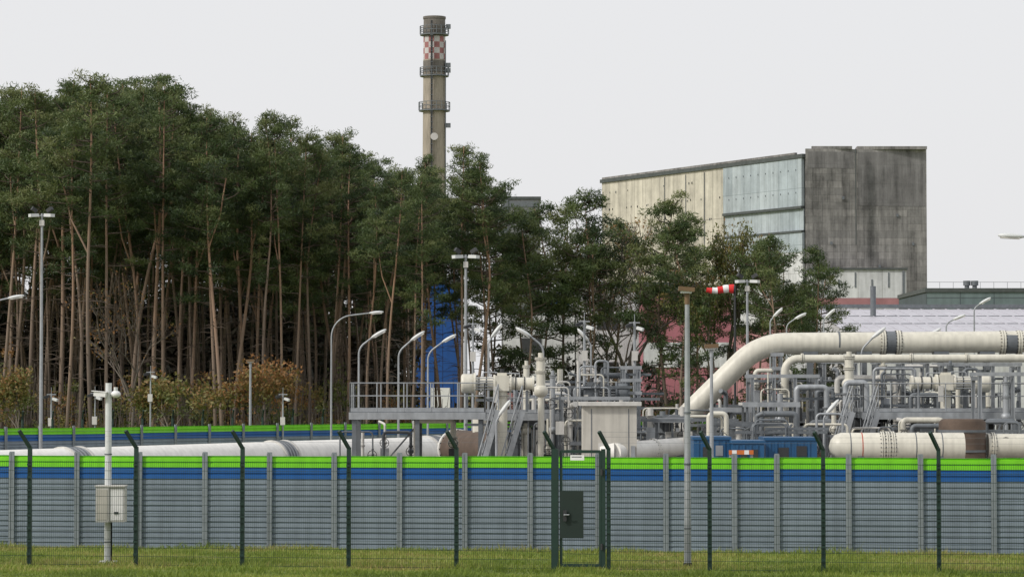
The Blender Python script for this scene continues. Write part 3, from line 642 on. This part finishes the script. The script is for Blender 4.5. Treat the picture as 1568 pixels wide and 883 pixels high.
def pipework(px0,px1,yt,yb,D0,D1,n,seed,name='pipe_manifold'):
    rn=random.Random(seed); m=MB([]); last=None
    for i in range(n):
        D=rn.uniform(D0,D1); px=rn.uniform(px0,px1); y=rn.uniform(yt,yb); t=W(px,y,D); r=rn.choice([.03,.03,.045,.06,.09,.11]); mt=rn.choice([beige,galvd,galv,galvd,cabw,galvd])
        b=Vector((t.x,D,0)); k=rn.random()
        dx=rn.choice([-1,1])*rn.uniform(.4,1.6)
        if k<.5: m.tube(fillet([b,t,t+Vector((dx,0,0)),Vector((t.x+dx,D,0))],.15,4),r,mt,10)
        elif k<.7: m.tube(fillet([b,t,t+Vector((dx*.3,rn.uniform(-.6,.6),.1))],.1,4),r,mt,10)
        else: m.cyl(b,t,r,mt,10)
        z=t.z-rn.uniform(.3,1.0)
        m.flange((t.x,D,z),(0,0,1),r*1.2,mt,dark,.025,6)
        if rn.random()<.6:
            m.ball((t.x,D,z-.2),(r*1.9,r*1.9,r*2.1),mt,10,6); m.cyl((t.x,D-.02,z-.2),(t.x,D-.4,z-.2),.02,galvd,6)
            c=Vector((t.x,D-.4,z-.2)); R_=.17; ring=[c+Vector((math.cos(a*math.pi/6)*R_,0,math.sin(a*math.pi/6)*R_)) for a in range(13)]; m.tube(ring,.014,dark,5,caps=False)
            m.beam(ring[0],ring[6],.02,.02,dark); m.beam(ring[3],ring[9],.02,.02,dark)
        if rn.random()<.45: m.bx(t.x-.16,t.x+.16,D-.3,D-.12,z-.9,z-.4,rn.choice([cabw,galvd,galv,dark,rust]))
        if rn.random()<.3: 
            z3=t.z*.9; m.beam((t.x-rn.uniform(.5,2),D+.3,z3),(t.x+rn.uniform(.5,2),D+.3,z3),.08,.1,galvd)
    m.obj(name)
pipework(760,885,590,660,107,112,26,1); pipework(845,965,550,625,110,116,34,2); pipework(975,1060,622,680,103,112,30,3); pipework(1020,1150,600,650,112,118,16,13)
pipework(1150,1300,560,650,106,114,44,4); pipework(1300,1570,560,625,108.5,113,44,5); pipework(1100,1260,630,670,99,104,18,6); pipework(1500,1580,640,680,100,104,8,7); pipework(540,700,640,665,106,110,6,8)
pipework(1330,1470,640,660,104,107,14,9)
# ---------------------------------------------------------------- trees
def barkmat(name,c0,c1,c2,hi):
    bark=bpy.data.materials.new(name); bark.use_nodes=True; nt=bark.node_tree; N=nt.nodes; L=nt.links; bb=N['Principled BSDF']; bb.inputs['Roughness'].default_value=.9
    tc=N.new('ShaderNodeTexCoord'); sx=N.new('ShaderNodeSeparateXYZ'); L.new(tc.outputs['Object'],sx.inputs[0]); nz=N.new('ShaderNodeTexNoise'); nz.inputs['Scale'].default_value=1.3; nz.inputs['Detail'].default_value=6
    mp=N.new('ShaderNodeMapping'); mp.inputs['Scale'].default_value=(3,3,.8); L.new(tc.outputs['Object'],mp.inputs[0]); L.new(mp.outputs[0],nz.inputs['Vector'])
    ma=N.new('ShaderNodeMath'); ma.operation='MULTIPLY_ADD'; ma.inputs[1].default_value=10; L.new(nz.outputs['Fac'],ma.inputs[0]); L.new(sx.outputs[2],ma.inputs[2])
    oi=N.new('ShaderNodeObjectInfo'); m3=N.new('ShaderNodeMath'); m3.operation='MULTIPLY_ADD'; m3.inputs[1].default_value=-8; L.new(oi.outputs['Random'],m3.inputs[0]); L.new(ma.outputs[0],m3.inputs[2])
    mr=N.new('ShaderNodeMapRange'); mr.inputs['From Min'].default_value=2; mr.inputs['From Max'].default_value=hi; L.new(m3.outputs[0],mr.inputs[0])
    cr=N.new('ShaderNodeValToRGB'); e=cr.color_ramp.elements; e[0].color=(*c0,1); e[1].color=(*c2,1); k=e.new(.5); k.color=(*c1,1); L.new(mr.outputs[0],cr.inputs[0]); L.new(cr.outputs[0],bb.inputs['Base Color']); return bark
bark=barkmat('pine_bark',(.12,.095,.08),(.23,.17,.13),(.31,.19,.125),17)
twig=mat('pine_branch',(.1,.075,.06),.9,.3,2)
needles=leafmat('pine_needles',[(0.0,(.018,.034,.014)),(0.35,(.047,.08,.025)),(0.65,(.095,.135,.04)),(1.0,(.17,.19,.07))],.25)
ybark=mat('grey_bark',(.14,.12,.1),.9,.3,3)
def pine(seed,H,cf,cr_,nb,per=60,lean=.4,thick=1.0):
    rn=random.Random(seed); m=MB([]); lx=rn.uniform(-lean,lean); ly=rn.uniform(-lean,lean)*.6; bw=rn.uniform(-.7,.7); ph=rn.uniform(0,6)
    def axis(z):
        f=z/H; return Vector((lx*f**1.3+bw*(math.sin(f*5+ph)-math.sin(ph))*min(1,f*1.6),ly*f+bw*.5*(math.cos(f*4+ph)-math.cos(ph))*f,z))
    P=[axis(H*i/18) for i in range(19)]; r0=.012*H*rn.uniform(.6,.98)*.56*thick; m.tube(P,[r0*(1-.78*(i/18)**1.2) for i in range(19)],bark,8)
    cs=[];rs=[];ts=[]
    z0=H*(1-cf)
    for i in range(rn.randint(12,24)):
        z=rn.uniform(H*.2,z0+1); a=rn.uniform(0,6.28); l=rn.uniform(.3,1.8); p=axis(z); q=p+Vector((math.cos(a)*l,math.sin(a)*l,rn.uniform(-.35,.25)*l)); m.tube([p,p.lerp(q,.5)+Vector((0,0,.08*l)),q],[.028,.018,.008],twig,4,False)
    if rn.random()<.6:
        zf=H*rn.uniform(.5,.7); a=rn.uniform(0,6.28); p=axis(zf); q=p+Vector((math.cos(a)*1.2,math.sin(a)*1.2,H*.2)); m.tube([p,p.lerp(q,.5)+Vector((math.cos(a)*.2,math.sin(a)*.2,-.2)),q],[r0*.45,r0*.35,.04],bark,6,False); fork=(p,q)
    else: fork=None
    gap=rn.uniform(0,6.28)
    for i in range(nb):
        f=(i+rn.random())/nb; f=f**.8; z=z0+(H-z0)*f*.97; a=rn.uniform(0,6.28)
        if f<.3 and rn.random()<.45: continue
        prof=(.62+.38*math.sin(min(1,f*2.2)*math.pi/2))*(1-max(0,(f-.4)/.6)**1.7*.7)
        if abs((a-gap+3.14)%6.28-3.14)<.7: prof*=.6
        l=cr_*prof*rn.uniform(.5,1.15); up=rn.uniform(-.08,.35)+f*.55
        p=axis(z)
        if fork and rn.random()<.25: p=fork[0].lerp(fork[1],rn.uniform(.6,1))
        mid=p+Vector((math.cos(a)*l*.5,math.sin(a)*l*.5,l*up*.25)); q=p+Vector((math.cos(a+.25)*l,math.sin(a+.25)*l,l*up))
        m.tube([p,mid,q],[.05*(1-f*.5),.032,.012],twig,4,False)
        tb=rn.uniform(.15,.8)
        k=max(1,int(l/.75))
        for j in range(k):
            g=.5+.5*(j+.6)/k; s=mid.lerp(q,(g-.5)*2)
            w_=.4*l*.5
            for u in range(2):
                c=s+Vector((rn.uniform(-w_,w_),rn.uniform(-w_,w_),rn.uniform(-.05,.35)))
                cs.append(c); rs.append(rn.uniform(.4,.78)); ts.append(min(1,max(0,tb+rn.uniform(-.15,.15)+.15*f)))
    for i in range(5): cs.append(axis(H*(.95+.045*i/5))+Vector((rn.uniform(-.4,.4),rn.uniform(-.4,.4),0))); rs.append(.45-.04*i); ts.append(.6)
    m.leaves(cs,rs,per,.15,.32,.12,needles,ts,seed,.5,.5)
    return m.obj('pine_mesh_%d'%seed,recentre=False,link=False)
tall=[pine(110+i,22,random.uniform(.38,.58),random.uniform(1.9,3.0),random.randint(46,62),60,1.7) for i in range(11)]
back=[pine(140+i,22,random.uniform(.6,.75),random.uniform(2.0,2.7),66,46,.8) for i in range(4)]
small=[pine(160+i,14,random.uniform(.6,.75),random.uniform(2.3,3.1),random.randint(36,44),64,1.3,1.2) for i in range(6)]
prof=[(-200,150),(0,138),(50,152),(100,127),(180,122),(240,120),(290,172),(340,180),(400,198),(425,160),(450,160),(480,192),(540,225),(590,262),(620,262),(650,228),(710,226),(745,268),(775,330),(830,318),(860,312),(905,300),(960,325),(1020,305),(1060,360),(1120,348),(1180,358),(1230,375),(1268,400)]
def topy(px): return float(np.interp(px,[a for a,b in prof],[b for a,b in prof]))
def place(me,px,D,top,name='pine_tree',Hm=22,col=None,ws=1):
    H=GZ(top,D); ob=bpy.data.objects.new(name,me); s=H/Hm; wv=s*random.uniform(.88,1.15)*ws
    ob.location=(GX(px,D,H*.8),D,0); ob.scale=(wv,wv*random.uniform(.9,1.1),s); ob.rotation_euler=(random.uniform(-.02,.02),random.uniform(-.035,.035),random.uniform(0,6.28))
    (col or scene.collection).objects.link(ob); return ob
rn=random.Random(5)
front=[-22,6,22,30,44,66,88,101,122,140,160,178,196,214,238,246,276,290,300,330,341,352,378,392,414,438,452,476,500,508,534,560,584,596,628,648,704,722,742]
for i,px in enumerate(front): place(tall[(i*4+i//11)%11],px+rn.uniform(-5,5),rn.uniform(160,175),topy(px)+rn.choice([0,0,8,22,45]))
fc=bpy.data.collections.new('pine_forest_trees')
for row,D in enumerate((177,183,190,198,208,222)):
    px=-260+rn.uniform(0,30)
    while px<(770 if row<2 else 640):
        lib=tall if row<3 or rn.random()<.3 else back
        place(lib[rn.randrange(len(lib))],px,D+rn.uniform(-3.5,3.5),topy(px)+rn.choice([0,12,28,55,80])+row*4,'forest_pine',22,fc); px+=rn.uniform(12,50)
fe=empty('pine_forest'); fe.instance_type='COLLECTION'; fe.instance_collection=fc
for i,(px,D,tp) in enumerate([(762,172,330),(800,168,335),(832,170,318),(862,176,312),(884,168,345),(908,170,302),(935,180,345),(1022,168,305),(1046,166,345),(1068,176,375),(1180,164,358),(1212,166,372),(1240,165,385),(1160,168,395),(1255,172,410),(1195,172,400),(820,184,380),(745,180,330),(1008,178,350)]):
    place(small[i%6],px,D,tp,'pine_tree',14)
dec=leafmat('autumn_leaves',[(0.0,(.05,.07,.02)),(0.35,(.11,.135,.035)),(0.6,(.2,.175,.05)),(0.8,(.25,.15,.055)),(1.0,(.33,.16,.06))],.3)
def decid(seed,H,R,n,per,tint,name,px,D,leafy=True,twig=60):
    rn=random.Random(seed); m=MB([]); cs=[];rs=[];ts=[]; tips=[]
    def grow(p,dv,l,r,dep):
        q=p+dv*l; mid=p.lerp(q,.5)+Vector((rn.uniform(-1,1),rn.uniform(-1,1),0))*l*.06; m.tube([p,mid,q],[r,r*.8,r*.6],ybark,6 if dep<2 else 4,False)
        if dep>=2: tips.append(q); tips.append(mid)
        if dep<(5 if not leafy else 4):
            for i in range(3 if dep<3 else 2+(not leafy)):
                nd=(dv+Vector((rn.uniform(-1,1),rn.uniform(-1,1),rn.uniform(-.25,.5)))*.75).normalized(); grow(q,nd,l*rn.uniform(.62,.85),r*.58,dep+1)
    grow(Vector((0,0,0)),Vector((0,0,1)),H*.3,H*.016,0)
    mz=max(t.z for t in tips); 
    for t in (tips if leafy else tips[::3]):
        cs.append(t+Vector((rn.uniform(-.3,.3),rn.uniform(-.3,.3),0))); rs.append(rn.uniform(.4,.8)); ts.append(min(1,max(0,tint+rn.uniform(-.25,.25))))
    m.leaves(cs,rs,per,.12,.24,.3,dec,ts,seed,.8,0)
    ob=m.obj(name,recentre=False); s=H/mz; ob.scale=(s*R,s*R,s); ob.location=(GX(px,D,H*.6),D,0); return ob
decid(1,GZ(345,170),.6,0,34,.34,'deciduous_tree',1112,170); decid(2,GZ(322,172),.8,0,5,.6,'bare_tree',962,172,False); decid(3,GZ(410,167),.6,0,26,.45,'deciduous_tree',1095,167)
decid(4,GZ(555,160),1.0,0,16,.7,'autumn_shrub',395,158); decid(6,GZ(385,176),.8,0,4,.6,'bare_tree',930,176,False); decid(7,GZ(400,160),.8,0,2,.8,'bare_tree',205,164,False); decid(8,GZ(565,160),1.0,0,14,.65,'autumn_shrub',30,158); decid(9,GZ(580,160),1.1,0,16,.55,'autumn_shrub',260,157)
def thicket(name,px0,px1,D0,D1,ytop,n,per,lm,lM,rm,rM,tint,mt,seed,tv=.2,pw=1.0):
    rn=random.Random(seed); m=MB([]); cs=[];rs=[];ts=[]
    for i in range(n):
        px=rn.uniform(px0,px1); D=rn.uniform(D0,D1); h=GZ(ytop,D)*(.68+.32*math.sin(px*.045+seed)*math.cos(px*.017)); z=h*rn.random()**pw
        cs.append((GX(px,D,z),D,z)); rs.append(rn.uniform(rm,rM)); ts.append(min(1,max(0,tint+tv*math.sin(px*.05+z)+rn.uniform(-.2,.2)-.02*z)))
    x=px0
    while x<px1:
        D=rn.uniform(D0,D1); b=Vector((GX(x,D),D,0)); 
        for k in range(3): m.tube([b,b+Vector((rn.uniform(-.6,.6),rn.uniform(-.5,.5),GZ(ytop,D)*rn.uniform(.5,.9)))],[.03,.01],ybark,4,False)
        x+=9
    m.leaves(cs,rs,per,lm,lM,.3,mt,ts,seed,.8,0.1); m.obj(name,recentre=False)
thicket('undergrowth_bushes',-150,620,166.5,176,535,560,34,.13,.28,.4,.9,.62,dec,1,.25,1.15)
thicket('undergrowth_bushes',620,1280,168,176,580,300,36,.14,.32,.4,.9,.35,dec,6,.2,1.1)
thicket('hedge',-100,560,163,168,598,200,40,.14,.28,.4,.8,.42,dec,2,.25)
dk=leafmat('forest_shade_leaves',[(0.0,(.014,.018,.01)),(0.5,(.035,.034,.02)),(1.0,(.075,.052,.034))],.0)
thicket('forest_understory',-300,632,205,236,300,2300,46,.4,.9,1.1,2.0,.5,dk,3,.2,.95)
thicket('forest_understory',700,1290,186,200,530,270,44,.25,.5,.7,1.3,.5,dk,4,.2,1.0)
print('done')
